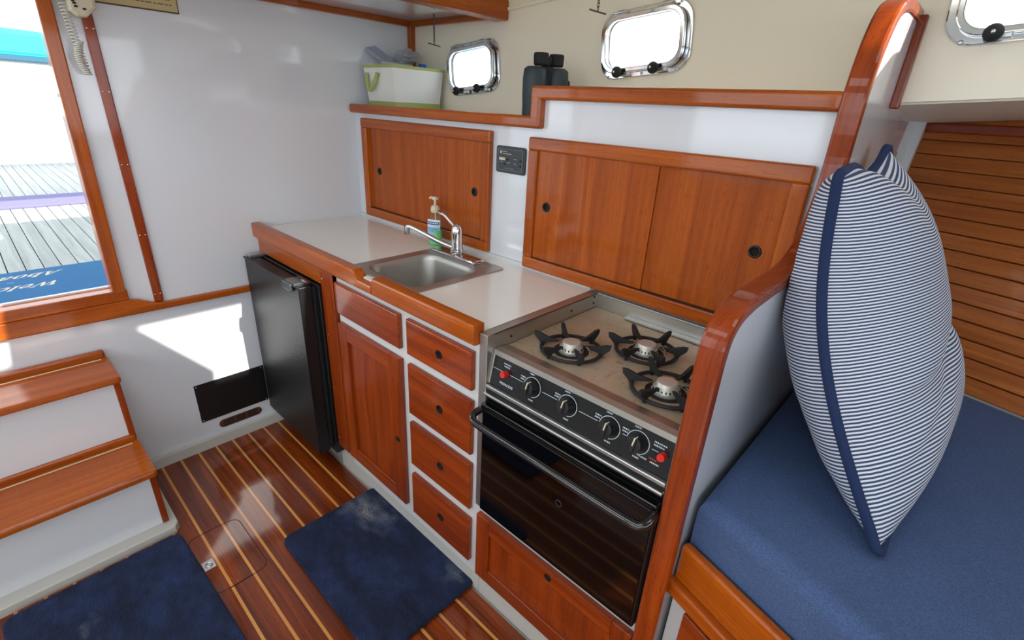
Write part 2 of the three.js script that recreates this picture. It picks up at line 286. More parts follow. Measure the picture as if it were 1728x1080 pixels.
// ------------------------------------------------------------------ galley base cabinet
const base = thing('base_cabinet', 'white galley cabinet with varnished wood drawers and a panelled door', 'cabinet');
{
  part(base, 'face_frame', bx(0.605, 1.3065, 0.085, 0.872, -0.02, 0), M.paint);
  part(base, 'carcass', merge([bx(0.52, 0.54, 0, 0.87, ZB + 0.002, -0.021), bx(1.285, 1.3, 0, 0.87, ZB + 0.002, -0.021), bx(0.54, 1.285, 0.086, 0.1, ZB + 0.002, -0.021)]), M.paint);
  part(base, 'plinth', bx(0.48, 1.306, -0.011, 0.085, -0.10, -0.012, 0.003), M.sole);
  const board = (x0, x1, y0, y1, hx, hy, name, ax = 'x', r = 0.0122) => {
    const s = shapeOf([[x0, y0], [x1, y0], [x1, y1], [x0, y1]]); if (hx) s.holes.push(circlePath(hx, hy, r));
    const g = part(base, name, grain(exZ(s, 0.0005, 0.0165, 0.004), ax), M.drawer);
    if (hx) {
      part(g, 'finger_hole', lathe([[r + 0.001, 0.0155], [r - 0.002, 0.0155], [r - 0.0022, 0.002], [0, 0.0015]], 20).rotateX(Math.PI / 2).translate(hx, hy, 0), M.hole);
      part(g, 'hole_rim', new THREE.TorusGeometry(r, 0.0013, 6, 24).translate(hx, hy, 0.0163), M.ring);
    }
    return g;
  };
  const xc = 1.158;
  board(1.0122, 1.2862, 0.7324, 0.8421, xc, 0.787, 'drawer'); board(1.0122, 1.2862, 0.5298, 0.6991, xc, 0.614, 'drawer');
  board(1.0122, 1.2862, 0.3369, 0.4967, xc, 0.414, 'drawer'); board(1.0122, 1.2862, 0.1326, 0.2957, xc, 0.214, 'drawer');
  board(0.6125, 0.9738, 0.7324, 0.8421, 0, 0, 'drawer');
  const x0 = 0.6125, x1 = 0.9738, y0 = 0.1357, y1 = 0.6982, w = 0.055;
  const door = part(base, 'cabinet_door', grain(exZ(shapeOf([[x0 + w - 0.004, y0 + w - 0.004], [x1 - w + 0.004, y0 + w - 0.004], [x1 - w + 0.004, y1 - w + 0.004], [x0 + w - 0.004, y1 - w + 0.004]]), 0.0005, 0.0075), 'y'), M.drawer);
  const sr = shapeOf([[x1 - w, y0], [x1, y0], [x1, y1], [x1 - w, y1]]), hr = [x1 - 0.028, 0.395]; sr.holes.push(circlePath(hr[0], hr[1], 0.0095));
  part(door, 'stile', grain(exZ(sr, 0.0005, 0.0175, 0.003), 'y'), M.drawer);
  part(door, 'stile', grain(bx(x0, x0 + w, y0, y1, 0.0005, 0.0175, 0.003), 'y'), M.drawer);
  part(door, 'rail', grain(bx(x0 + w, x1 - w, y1 - w, y1, 0.0005, 0.0172, 0.003), 'x'), M.drawer);
  part(door, 'rail', grain(bx(x0 + w, x1 - w, y0, y0 + w, 0.0005, 0.0172, 0.003), 'x'), M.drawer);
  part(door, 'finger_hole', lathe([[0.0105, 0.0155], [0.0075, 0.0155], [0.0073, 0.002], [0, 0.0015]], 20).rotateX(Math.PI / 2).translate(hr[0], hr[1], 0), M.hole);
  part(door, 'hole_rim', new THREE.TorusGeometry(0.0095, 0.0013, 6, 24).translate(hr[0], hr[1], 0.0173), M.ring);
  for (const y of [0.2, 0.64]) part(door, 'hinge', cyl(0.0035, 0.0035, 0.045, 10).translate(x0 - 0.004, y, 0.008), M.copper);
}
// locker under the stove
{
  const t = thing('stove_locker', 'low white locker with a panelled wood door under the stove', 'cabinet');
  part(t, 'carcass', bx(1.307, 1.824, 0.085, 0.372, ZB + 0.002, 0), M.paint);
  part(t, 'plinth', bx(1.307, 1.824, -0.011, 0.084, -0.10, -0.012, 0.003), M.sole);
  const x0 = 1.319, x1 = 1.816, y0 = 0.112, y1 = 0.350, w = 0.05;
  const door = part(t, 'locker_door', grain(bx(x0 + w - 0.004, x1 - w + 0.004, y0 + w - 0.004, y1 - w + 0.004, 0.0005, 0.0075), 'y'), M.drawer);
  part(door, 'stile', grain(bx(x0, x0 + w, y0, y1, 0.0005, 0.0175, 0.003), 'y'), M.drawer);
  part(door, 'stile', grain(bx(x1 - w, x1, y0, y1, 0.0005, 0.0175, 0.003), 'y'), M.drawer);
  const s = shapeOf([[x0 + w, y1 - w], [x1 - w, y1 - w], [x1 - w, y1], [x0 + w, y1]]); s.holes.push(circlePath(1.581, 0.325, 0.0095));
  part(door, 'rail', grain(exZ(s, 0.0005, 0.0172, 0.003), 'x'), M.drawer);
  part(door, 'rail', grain(bx(x0 + w, x1 - w, y0, y0 + w, 0.0005, 0.0172, 0.003), 'x'), M.drawer);
  part(door, 'finger_hole', lathe([[0.0105, 0.0155], [0.0075, 0.0155], [0.0073, 0.002], [0, 0.0015]], 20).rotateX(Math.PI / 2).translate(1.581, 0.325, 0), M.hole);
  part(door, 'hole_rim', new THREE.TorusGeometry(0.0095, 0.0013, 6, 24).translate(1.581, 0.325, 0.0173), M.ring);
  for (const x of [1.42, 1.70]) part(door, 'hinge', cyl(0.0035, 0.0035, 0.045, 10).rotateZ(Math.PI / 2).translate(x, y0 - 0.004, 0.008), M.copper);
}
// fridge with its wood surround
{
  const t = thing('fridge', 'black front-opening fridge with textured door beside the drawers', 'fridge');
  part(t, 'housing', bx(0.024, 0.512, 0.085, 0.800, -0.40, 0.022, 0.004), M.black);
  const door = part(t, 'fridge_door', flatUV(bx(0.022, 0.490, 0.100, 0.800, 0.034, 0.082, 0.006), 0.2), M.vinyl);
  part(door, 'gasket', bx(0.03, 0.484, 0.108, 0.79, 0.022, 0.034), M.rubber);
  part(door, 'edge_trim', merge([bx(0.022, 0.49, 0.797, 0.804, 0.078, 0.085, 0.002), bx(0.486, 0.493, 0.10, 0.80, 0.078, 0.084, 0.002)]), M.black);
  const la = part(door, 'latch', merge([bx(0.40, 0.475, 0.798, 0.812, 0.03, 0.088, 0.004), bx(0.39, 0.455, 0.778, 0.806, 0.082, 0.096, 0.005)]), std({ color: 0x3a3d40, roughness: 0.3 }), 'dark grey door latch');
  part(la, 'latch_spring', cyl(0.004, 0.004, 0.03, 10).rotateZ(Math.PI / 2).translate(0.47, 0.813, 0.05), M.chrome);
  for (const y of [0.092, 0.806]) part(t, 'hinge', bx(0.028, 0.06, y - 0.007, y + 0.007, 0.01, 0.075, 0.003), M.steel);
  for (const y of [0.13, 0.26, 0.62, 0.76]) part(t, 'screw', new THREE.SphereGeometry(0.003, 8, 6).translate(0.5135, y, 0.008), M.chrome);
  const f = struct('trim_6', null, null, 'varnished wood surround of the black fridge');
  part(f, 'stile', grain(bx(0.516, 0.598, 0.130, 0.862, -0.02, 0.014, 0.004), 'y'), M.drawer);
  part(f, 'rail', grain(bx(0.002, 0.598, 0.806, 0.866, -0.019, 0.013, 0.004), 'x'), M.trim);
  for (const y of [0.17, 0.4, 0.62, 0.83]) part(f, 'screw', new THREE.SphereGeometry(0.0028, 8, 6).scale(1, 1, 0.5).translate(0.53, y, 0.0145), M.chrome);
}
// ------------------------------------------------------------------ worktop with fiddle rail, sink, tap, soap
{
  const t = thing('worktop', 'glossy white galley worktop with a raised varnished wood edge', 'worktop');
  const s = shapeOf([[0.001, -0.006], [0.001, 0.464], [1.3065, 0.464], [1.3065, -0.006]].map(([a, b]) => [a, b])); s.holes.push(roundRect(0.70, 0.985, 0.035, 0.345, 0.03, THREE.Path));
  part(t, 'slab', exY(s, 0.872, 0.904), M.counter);
  part(t, 'splash', bx(0.001, 1.30, 0.904, 0.916, ZB + 0.001, ZB + 0.008), M.paint);
  part(t, 'edge_rail', grain(exZ(shapeOf([[0.002, 0.872], [0.865, 0.872], [0.865, 0.9], [0.79, 0.901], [0.782, 0.908], [0.776, 0.918], [0.764, 0.926], [0.002, 0.926]]), -0.008, 0.03, 0.006), 'x'), M.trim);
  part(t, 'edge_rail', grain(exZ(shapeOf([[0.8655, 0.872], [1.3065, 0.872], [1.3065, 0.926], [0.871, 0.926], [0.8655, 0.918]]), -0.008, 0.03, 0.006), 'x'), M.trim);
  const k = thing('sink', 'small rectangular stainless steel sink set into the worktop', 'sink');
  const rim = roundRect(0.668, 1.005, 0.012, 0.392, 0.02); rim.holes.push(roundRect(0.712, 0.973, 0.045, 0.305, 0.04, THREE.Path));
  part(k, 'rim', exY(rim, 0.9042, 0.9082, 0.0015), M.brushed);
  // basin: rounded loops going down
  const loops = [[0, 0.908, 0.04], [0.004, 0.903, 0.042], [0.008, 0.89, 0.044], [0.02, 0.775, 0.048], [0.035, 0.762, 0.045], [0.06, 0.758, 0.04]], ring = [], pos = [], idx = [];
  for (const [i, y, r] of loops) ring.push(roundRect(0.712 + i, 0.973 - i, 0.045 + i, 0.305 - i, r).getSpacedPoints(72).slice(0, 72).map((p) => [p.x, y, -p.y]));
  ring.forEach((l) => l.forEach((p) => pos.push(...p)));
  for (let a = 0; a < ring.length - 1; a++) for (let b = 0; b < 72; b++) { const i = a * 72 + b, j = a * 72 + (b + 1) % 72; idx.push(i, i + 72, j, j, i + 72, j + 72); }
  const c = pos.length / 3; pos.push(0.8425, 0.755, -0.175); for (let b = 0; b < 72; b++) idx.push((ring.length - 1) * 72 + b, c, (ring.length - 1) * 72 + (b + 1) % 72);
  const g = new THREE.BufferGeometry(); g.setAttribute('position', new THREE.Float32BufferAttribute(pos, 3)); g.setIndex(idx); g.computeVertexNormals();
  part(k, 'basin', g, M.brushed);
  part(k, 'drain', lathe([[0, 0.002], [0.02, 0.002], [0.03, 0.006], [0.036, 0.004], [0.036, 0]], 28).translate(0.8425, 0.755, -0.175), M.chrome);
}
{
  const t = thing('tap', 'chrome single-lever kitchen tap at the back of the sink', 'tap');
  t.position.set(0.806, 0.908, -0.352);
  const dk = roundRect(-0.115, 0.115, -0.026, 0.026, 0.012); part(t, 'deck_plate', exY(dk, 0, 0.012, 0.005), M.chrome);
  part(t, 'body', lathe([[0.0, 0], [0.024, 0], [0.022, 0.014], [0.0195, 0.03], [0.0195, 0.075], [0.018, 0.092], [0.012, 0.104], [0, 0.108]], 28).translate(0, 0.01, 0), M.chrome);
  const sp = part(t, 'spout', tube([[-0.005, 0.03, 0.004], [-0.05, 0.048, 0.035], [-0.10, 0.072, 0.065], [-0.135, 0.089, 0.088], [-0.147, 0.092, 0.096], [-0.152, 0.084, 0.099]], 0.0085, 40, 12), M.chrome);
  part(sp, 'aerator', cyl(0.0105, 0.0105, 0.026, 18).translate(-0.152, 0.078, 0.099), M.chrome);
  const lv = part(t, 'lever', merge([tube([[0.0, 0.098, 0], [-0.025, 0.115, 0.003], [-0.052, 0.133, 0.006], [-0.068, 0.141, 0.008]], 0.0055, 24, 10), new THREE.SphereGeometry(0.009, 14, 10).scale(1.8, 0.55, 0.9).rotateZ(-0.35).translate(-0.075, 0.142, 0.009)]), M.chrome);
}
{
  const t = thing('soap_bottle', 'clear pump bottle of green hand soap beside the tap', 'soap bottle');
  t.position.set(0.628, 0.9045, -0.40); t.scale.set(0.95, 0.98, 0.95);
  const oval = (g) => g.scale(1.0, 1, 0.62);
  part(t, 'shell', oval(lathe([[0, 0.001], [0.029, 0.001], [0.033, 0.006], [0.0345, 0.03], [0.034, 0.07], [0.031, 0.098], [0.022, 0.116], [0.013, 0.124], [0.0125, 0.13]], 32)), phy({ color: 0xf4fff8, transmission: 1, thickness: 0, roughness: 0.05, ior: 1.4 }));
  part(t, 'soap', oval(lathe([[0, 0.003], [0.027, 0.003], [0.031, 0.008], [0.0327, 0.03], [0.0325, 0.06], [0, 0.06]], 32)), phy({ color: 0x8fe6a4, roughness: 0.25, transmission: 0.35, thickness: 0 }), 'green liquid soap');
  const lab = canvasTex(256, 256, (c, w, h) => { c.fillStyle = '#e8f1f8'; c.fillRect(0, 0, w, h); c.fillStyle = '#1d3f9a'; c.fillRect(14, 34, w - 28, 52); c.fillStyle = '#f2f6ff'; for (let i = 0; i < 6; i++) c.fillRect(40 + i * 30, 50, 20, 18); c.fillStyle = '#9cc7ea'; c.fillRect(0, 120, w, 136); c.fillStyle = '#6d96d8'; c.fillRect(30, 150, 190, 16); c.fillRect(50, 184, 150, 14); });
  const lg = new THREE.CylinderGeometry(0.0336, 0.0352, 0.058, 20, 1, true, -0.9, 1.9).scale(1, 1, 0.62).translate(0, 0.072, 0);
  part(t, 'front_label', lg.rotateY(0.35), std({ map: lab, roughness: 0.5, side: THREE.DoubleSide }), 'white and blue printed label');
  part(t, 'collar', lathe([[0.0125, 0.126], [0.0165, 0.127], [0.0175, 0.14], [0.014, 0.15], [0.006, 0.153], [0, 0.153]], 24), M.ivory);
  part(t, 'pump_head', merge([cyl(0.005, 0.005, 0.024, 12).translate(0, 0.163, 0), bx(-0.012, 0.011, 0.172, 0.184, -0.009, 0.009, 0.004), tube([[-0.008, 0.179, 0], [-0.02, 0.179, 0.001], [-0.03, 0.174, 0.002]], 0.0042, 12, 8)]), M.ivory, 'ivory pump top');
  part(t, 'dip_tube', tube([[0, 0.13, 0], [0.002, 0.07, 0], [0.006, 0.01, 0.002]], 0.0022, 12, 6), M.ivory);
}
// ------------------------------------------------------------------ stove
{
  const t = thing('gas_stove', 'stainless steel three-burner gas stove with black oven door', 'stove');
  const X0 = 1.3085, X1 = 1.8205, XI0 = 1.335, XI1 = 1.815;
  part(t, 'oven_body', bx(XI0, XI1, 0.374, 0.70, -0.44, -0.004), M.black);
  // steel surround on the sides and the back
  part(t, 'side_flange', merge([bx(X0, XI0, 0.374, 0.905, -0.014, 0.012, 0.002), bx(X0, X0 + 0.004, 0.374, 0.905, -0.45, -0.014), bx(X0, XI0, 0.8995, 0.905, -0.463, -0.008, 0.0015), bx(XI0 - 0.004, XI0, 0.84, 0.9045, -0.455, -0.012)]), M.brushed);
  part(t, 'side_flange', merge([bx(XI1, X1, 0.374, 0.905, -0.014, 0.012, 0.002), bx(X1 - 0.004, X1, 0.374, 0.905, -0.45, -0.014), bx(XI1, X1, 0.8995, 0.905, -0.463, -0.008, 0.0015), bx(XI1, XI1 + 0.004, 0.84, 0.9045, -0.455, -0.012)]), M.brushed);
  part(t, 'back_flange', merge([bx(XI0, XI1, 0.84, 0.9045, -0.452, -0.447), bx(X0, X1, 0.8995, 0.9052, -0.4635, -0.446, 0.0015)]), M.brushed);
  part(t, 'back_lip', bx(1.445, XI1 - 0.004, 0.862, 0.868, -0.446, -0.425, 0.001), M.steel);
  for (const [y, z] of [[0.88, -0.07], [0.88, -0.32], [0.876, -0.43], [0.896, -0.43]]) part(t, 'screw', cyl(0.003, 0.003, 0.003, 10).rotateZ(Math.PI / 2).translate(XI0 + 0.001, y, z), M.black);
  const tray = part(t, 'cooktop', fitUV(bx(XI0 + 0.001, XI1 - 0.001, 0.845, 0.860, -0.446, -0.058, 0.002), 'x', XI0, XI1, 'z', -0.44, -0.04), M.tray, 'stained tan steel cooktop');
  part(t, 'front_lip', exX(shapeOf([[0.058, 0.852], [0.058, 0.862], [0.03, 0.866], [0.012, 0.8645], [0.010, 0.852]]), XI0 + 0.001, XI1 - 0.001, 0.002), M.brushed);
  // burners
  const bnames = [[1.463, -0.150], [1.592, -0.285], [1.715, -0.150]];
  bnames.forEach(([x, z], i) => {
    const b = part(t, 'burner', lathe([[0, 0.027], [0.0195, 0.027], [0.0225, 0.025], [0.0235, 0.016], [0.029, 0.014], [0.031, 0.006], [0.031, 0]], 32).translate(x, 0.860, z), std({ color: 0xc9c5ba, metalness: 0.6, roughness: 0.42 }), 'pale burner cap');
    part(b, 'drip_well', lathe([[0.030, 0.0008], [0.040, 0.0008], [0.042, 0.0022], [0.044, 0.0006]], 32).translate(x, 0.860, z), M.iron);
    const ports = []; for (let k = 0; k < 22; k++) { const a = k / 22 * Math.PI * 2; ports.push(bx(-0.0012, 0.0012, -0.0022, 0.0022, -0.0012, 0.0012).translate(x + Math.cos(a) * 0.0292, 0.8725, z + Math.sin(a) * 0.0292)); }
    part(b, 'flame_ports', merge(ports), M.hole);
    const gr = part(t, 'pan_support', new THREE.TorusGeometry(0.073, 0.0045, 8, 48).rotateX(Math.PI / 2).translate(x, 0.8675, z), M.iron, 'black cast iron pan support');
    for (let k = 0; k < 6; k++) {
      const a = (k / 6 + 0.06) * Math.PI * 2, g = exZ(shapeOf([[0.030, 0.881], [0.060, 0.886], [0.084, 0.895], [0.096, 0.895], [0.094, 0.884], [0.080, 0.870], [0.077, 0.861], [0.069, 0.861], [0.067, 0.872], [0.036, 0.877]]), -0.004, 0.004, 0.001);
      part(gr, 'prong', g.rotateY(a).translate(x, 0, z), M.iron);
    }
    part(b, 'igniter', tube([[x + 0.05, 0.862, z - 0.012], [x + 0.047, 0.876, z - 0.010], [x + 0.038, 0.886, z - 0.004]], 0.0014, 10, 6), M.chrome);
  });
  // control panel: leans back at the top
  const pl = new THREE.Group(); pl.name = 'control_panel'; pl.position.set(1.577, 0.818, -0.010); pl.rotation.x = -0.22; t.add(pl);
  const W = 0.476, H = 0.086;
  const kx = [-0.111, -0.010, 0.096, 0.161];
  const pt = canvasTex(2048, 384, (c, w, h) => {
    c.fillStyle = '#0b0c0e'; c.fillRect(0, 0, w, h);
    const X = (m) => (m / W + 0.5) * w, yc = h * 0.5;
    c.strokeStyle = '#b9c4cc'; c.lineWidth = 6; c.fillStyle = '#c4ccd2'; c.textAlign = 'center';
    const gaps = [-W / 2 + 0.002, -0.203, -0.18, kx[0] - 0.028, kx[0] + 0.03, kx[1] - 0.028, kx[1] + 0.03, kx[2] - 0.028, kx[2] + 0.03, kx[3] - 0.024, kx[3] + 0.03, 0.205];
    for (let i = 0; i < gaps.length; i += 2) { c.beginPath(); c.moveTo(X(gaps[i]), yc); c.lineTo(X(gaps[i + 1]), yc); c.stroke(); }
    kx.forEach((k, i) => {
      c.lineWidth = 7; c.beginPath(); c.arc(X(k), yc + 6, 104, Math.PI * 1.02, Math.PI * 2.45); c.stroke();
      strokes(c, X(k) - 60, yc - 114, 60, 18); strokes(c, X(k) - 160, yc - 48, 62, 18); strokes(c, X(k) - 160, yc - 22, 52, 18); strokes(c, X(k) - 14, yc + 154, 58, 20);
      c.lineWidth = 6; const n = i === 3 ? 0 : 2; for (let j = 0; j < n; j++) { c.beginPath(); c.arc(X(k) + 6 + j * 24, yc - 152, 11, 0, 7); c.stroke(); }
      if (i === 3) { c.strokeStyle = '#b02a26'; c.strokeRect(X(k) - 14, yc - 170, 26, 30); c.strokeStyle = '#b9c4cc'; strokes(c, X(k) + 30, yc + 124, 80, 18); }
    });
    c.font = 'bold 40px sans-serif'; c.textAlign = 'left'; c.fillText('PRINCESS', X(-0.208), yc + 140);
    strokes(c, X(-0.205), yc - 84, 100, 18); strokes(c, X(-0.203), yc - 56, 84, 18); strokes(c, X(0.192), yc - 64, 110, 18); strokes(c, X(0.192), yc - 36, 96, 18);
    c.fillStyle = '#b03a34'; strokes(c, X(0.19), yc + 96, 70, 18); c.fillStyle = '#c4ccd2'; strokes(c, X(0.194), yc + 126, 84, 18);
  });
  part(pl, 'panel_face', fitUV(bx(-W / 2, W / 2, -H / 2, H / 2, 0, 0.004, 0.001), 'x', -W / 2, W / 2, 'y', -H / 2, H / 2), phy({ map: pt, roughness: 0.22, clearcoat: 0.5, clearcoatRoughness: 0.05 }), 'black panel with white markings');
  part(pl, 'panel_backing', bx(-W / 2 - 0.002, W / 2 + 0.002, -H / 2 - 0.003, H / 2 + 0.002, -0.012, 0, 0.001), M.brushed);
  part(pl, 'panel_edge', merge([bx(-W / 2 - 0.004, -W / 2 + 0.001, -H / 2, H / 2 + 0.003, -0.006, 0.006, 0.0015), bx(-W / 2, W / 2, H / 2, H / 2 + 0.003, -0.006, 0.005, 0.0012)]), M.brushed);
  kx.forEach((k, i) => {
    const kn = part(pl, 'knob', lathe([[0, 0.020], [0.0142, 0.020], [0.016, 0.0185], [0.0175, 0.006], [0.0195, 0.003], [0.0195, 0], [0, 0]], 28).rotateX(Math.PI / 2).translate(k, -0.002, 0.004), M.black);
    part(kn, 'knob_grip', bx(-0.0045, 0.0045, -0.0135, 0.0135, 0.0235, 0.028, 0.0015).rotateZ(-0.12).translate(k, -0.002, 0), M.black);
    part(kn, 'pointer_line', merge([bx(-0.0013, 0.0013, 0.0, 0.0138, 0.0265, 0.0286, 0.0004).rotateZ(-0.12), bx(-0.0013, 0.0013, 0.0138, 0.0168, 0.008, 0.0286, 0.0004).rotateZ(-0.12)]).translate(k, -0.002, 0), M.ivory);
  });
  for (const x of [-0.192, 0.216]) part(pl, 'button', merge([cyl(0.008, 0.0075, 0.016, 18).rotateX(Math.PI / 2).translate(x, -0.002, 0.011)]), M.red, 'red push button');
  // steel strips below the panel, oven door, handle
  part(t, 'trim_strip', bx(XI0, XI1, 0.765, 0.775, -0.01, 0.014, 0.003), M.steel);
  part(t, 'trim_strip', bx(XI0, XI1, 0.749, 0.757, -0.01, 0.022, 0.003), M.steel);
  part(t, 'vent_slot', bx(XI0, XI1, 0.70, 0.765, -0.02, 0.002), M.black);
  const od = part(t, 'oven_door', bx(XI0 + 0.001, XI1 - 0.001, 0.384, 0.728, 0.004, 0.024, 0.004), M.black);
  part(od, 'door_glass', bx(XI0 + 0.006, XI1 - 0.006, 0.39, 0.712, 0.022, 0.027, 0.002), phy({ color: 0x070606, roughness: 0.05, specularIntensity: 0.75 }), 'black mirror-like oven glass');
  part(od, 'door_top_edge', bx(XI0 + 0.002, XI1 - 0.002, 0.722, 0.73, 0.01, 0.03, 0.003), M.blackGloss);
  part(od, 'handle', tube([[XI0 + 0.004, 0.712, 0.024], [XI0 + 0.002, 0.708, 0.05], [XI0 + 0.010, 0.702, 0.062], [XI0 + 0.045, 0.699, 0.069], [1.567, 0.699, 0.069], [XI1 - 0.045, 0.699, 0.069], [XI1 - 0.010, 0.702, 0.062], [XI1 - 0.002, 0.708, 0.045], [XI1 - 0.004, 0.712, 0.024]], 0.0095, 90, 12), M.blackGloss, 'black tubular towel-bar handle');
  part(od, 'badge', new THREE.TorusGeometry(0.008, 0.0012, 6, 20).translate(1.595, 0.585, 0.0275), std({ color: 0x2a2b2e, roughness: 0.3 }));
}
// ------------------------------------------------------------------ back panel, sliding-door lockers, gauge, shelf rails
{
  const bp = struct('wall_galley', null, null, 'white laminate panel behind the worktop');
  part(bp, 'panel', merge([bx(0, 1.05, 0.0, 1.36, ZB - 0.015, ZB), bx(1.05, XP0, 0.0, 1.44, ZB - 0.015, ZB)]), M.white);
  function slider(name, label, x0, x1, y0, y1, seam, holes, fronts) {
    const t = thing(name, label, 'cabinet'), w = 0.038, z0 = ZB + 0.0005, z1 = ZB + 0.022;
    part(t, 'rail', grain(bx(x0, x1, y1 - w, y1, z0, z1, 0.006), 'x'), M.trim); part(t, 'rail', grain(bx(x0, x1, y0, y0 + w, z0, z1, 0.006), 'x'), M.trim);
    part(t, 'stile', grain(bx(x0, x0 + w, y0 + w - 0.002, y1 - w + 0.002, z0, z1 - 0.0006, 0.006), 'y'), M.trim); part(t, 'stile', grain(bx(x1 - w, x1, y0 + w - 0.002, y1 - w + 0.002, z0, z1 - 0.0006, 0.006), 'y'), M.trim);
    part(t, 'track', bx(x0 + w, x1 - w, y0 + w - 0.002, y0 + w + 0.002, z0, ZB + 0.019), M.ring);
    const spans = [[x0 + w - 0.003, seam + 0.012], [seam - 0.004, x1 - w + 0.003]];
    spans.forEach(([a, b], i) => {
      const front = i === fronts, zz = ZB + (front ? 0.007 : 0.001), s = shapeOf([[a, y0 + w - 0.002], [b, y0 + w - 0.002], [b, y1 - w + 0.002], [a, y1 - w + 0.002]]); s.holes.push(circlePath(holes[i], 1.1195, 0.0115));
      if (!front) { s.getPoints(); }
      const d = part(t, 'sliding_door', grain(exZ(i ? s : s, zz, zz + 0.0055, 0.0008), 'y'), M.panel);
      part(d, 'pull_ring', new THREE.TorusGeometry(0.0125, 0.003, 8, 28).translate(holes[i], 1.1195, zz + 0.0056), M.black, 'dark round finger pull');
      part(d, 'finger_hole', lathe([[0.0125, 0.006], [0.0115, 0.006], [0.011, 0.001], [0, 0.0005]], 20).rotateX(Math.PI / 2).translate(holes[i], 1.1195, zz), M.hole);
    });
    return t;
  }
  slider('sliding_door_locker', 'wooden locker with sliding doors behind the soap and tap', 0.0728, 0.8577, 0.919, 1.3258, 0.415, [0.181, 0.781], 1);
  slider('sliding_door_locker', 'wooden locker with sliding doors above the stove', 1.0269, 1.8118, 0.9115, 1.3202, 1.452, [1.108, 1.733], 0);
  const gp = canvasTex(512, 384, (c, w, h) => {
    c.fillStyle = '#3b4144'; c.fillRect(0, 0, w, h); c.strokeStyle = '#7d8486'; c.lineWidth = 5; c.strokeRect(24, 22, w - 48, h - 44);
    c.fillStyle = '#c9cfd0'; c.fillRect(62, 52, 26, 44); strokes(c, 104, 72, 90, 18); strokes(c, 110, 106, 170, 16);
    strokes(c, 330, 178, 50, 12); strokes(c, 70, 238, 40, 12); strokes(c, 190, 246, 70, 12); strokes(c, 330, 250, 46, 12); c.fillStyle = '#8d9492'; strokes(c, 160, 336, 170, 12);
  });
  const g = thing('instrument_panel', 'small dark grey instrument panel on the wall between the two sliding-door lockers', 'instrument panel');
  part(g, 'bezel', exZ(roundRect(0.877, 1.0045, 1.2005, 1.2835, 0.008), ZB, ZB + 0.007, 0.002), std({ color: 0x343a3e, roughness: 0.45 }));
  part(g, 'face', fitUV(exZ(roundRect(0.882, 0.9995, 1.2055, 1.2785, 0.005), ZB + 0.006, ZB + 0.0082), 'x', 0.882, 0.9995, 'y', 1.2055, 1.2785), std({ map: gp, roughness: 0.5 }));
  part(g, 'switch', bx(0.897, 0.922, 1.240, 1.249, ZB + 0.0078, ZB + 0.014, 0.002), M.ivory, 'ivory rocker switch');
  for (const [x, y] of [[0.93, 1.243], [0.987, 1.243], [0.987, 1.227], [0.918, 1.228]]) part(g, 'lamp', cyl(0.0032, 0.0032, 0.004, 12).rotateX(Math.PI / 2).translate(x, y, ZB + 0.0095), M.black);
  // stepped rail along the shelf edge
  const r = thing('shelf_rail', 'stepped varnished wood rail along the front edge of the shelf', 'rail');
  part(r, 'lower_rail', grain(bx(0.0, 1.066, 1.3435, 1.3785, ZB - 0.016, ZB + 0.026, 0.009), 'x'), M.trim);
  part(r, 'riser', grain(bx(1.026, 1.0655, 1.344, 1.460, ZB - 0.0155, ZB + 0.0255, 0.009), 'y'), M.trim);
  part(r, 'upper_rail', grain(bx(1.0262, 1.824, 1.4225, 1.4605, ZB - 0.016, ZB + 0.026, 0.009), 'x'), M.trim);
}
// upper shelf board
struct('ceiling_upper_shelf', bx(1.05, XP0, 1.40, 1.42, ZC, ZB - 0.016), M.cream, 'cream upper shelf behind the raised rail');

// ------------------------------------------------------------------ partition with wood cap
{
  const t = struct('partition', null, null, 'white partition with a curved varnished wood cap between galley and settee');
  const ctl = [[0.03, 0.0], [0.03, 0.55], [0.03, 0.98], [0.029, 1.05], [0.018, 1.095], [-0.012, 1.122], [-0.07, 1.136], [-0.17, 1.140], [-0.27, 1.142], [-0.345, 1.155], [-0.405, 1.192], [-0.44, 1.25], [-0.448, 1.32], [-0.444, 1.40], [-0.445, 1.47], [-0.466, 1.545], [-0.512, 1.605], [-0.59, 1.634], [-0.69, 1.640], [-0.779, 1.640]];
  const cv = new THREE.CatmullRomCurve3(ctl.map(([z, y]) => new THREE.Vector3(0, y, z)), false, 'centripetal').getPoints(110).map((p) => [p.z, p.y]);
  const inner = cv.map((p, i) => { const a = cv[Math.max(0, i - 1)], b = cv[Math.min(cv.length - 1, i + 1)], dz = b[0] - a[0], dy = b[1] - a[1], l = Math.hypot(dz, dy); return [p[0] - dy / l * 0.026, p[1] + dz / l * 0.026]; });
  inner[0][1] = 0;
  part(t, 'panel', exX(shapeOf([...inner.map(([z, y]) => [-z, y]), [0.779, 1.62], [0.779, 1.458], [1.58, 1.43], [1.58, 0.0]]), XP0, XP1), M.white);
  const capG = exX(shapeOf([...cv.map(([z, y]) => [-z, y]), ...inner.slice().reverse().map(([z, y]) => [-z, y])]), XP0 - 0.005, XP1 + 0.005, 0.006);
  const p = capG.attributes.position, uv = new Float32Array(p.count * 2); for (let i = 0; i < p.count; i++) { uv[2 * i] = (p.getY(i) - p.getZ(i)) / 1.2; uv[2 * i + 1] = (p.getX(i) + 0.35 * p.getZ(i)) / 0.4; } capG.setAttribute('uv', new THREE.BufferAttribute(uv, 2));
  part(t, 'cap', capG, M.drawer);
  part(t, 'corner_batten', grain(bx(XP1, XP1 + 0.018, 1.44, 1.628, -0.779, -0.755, 0.004), 'y'), M.drawer);
}
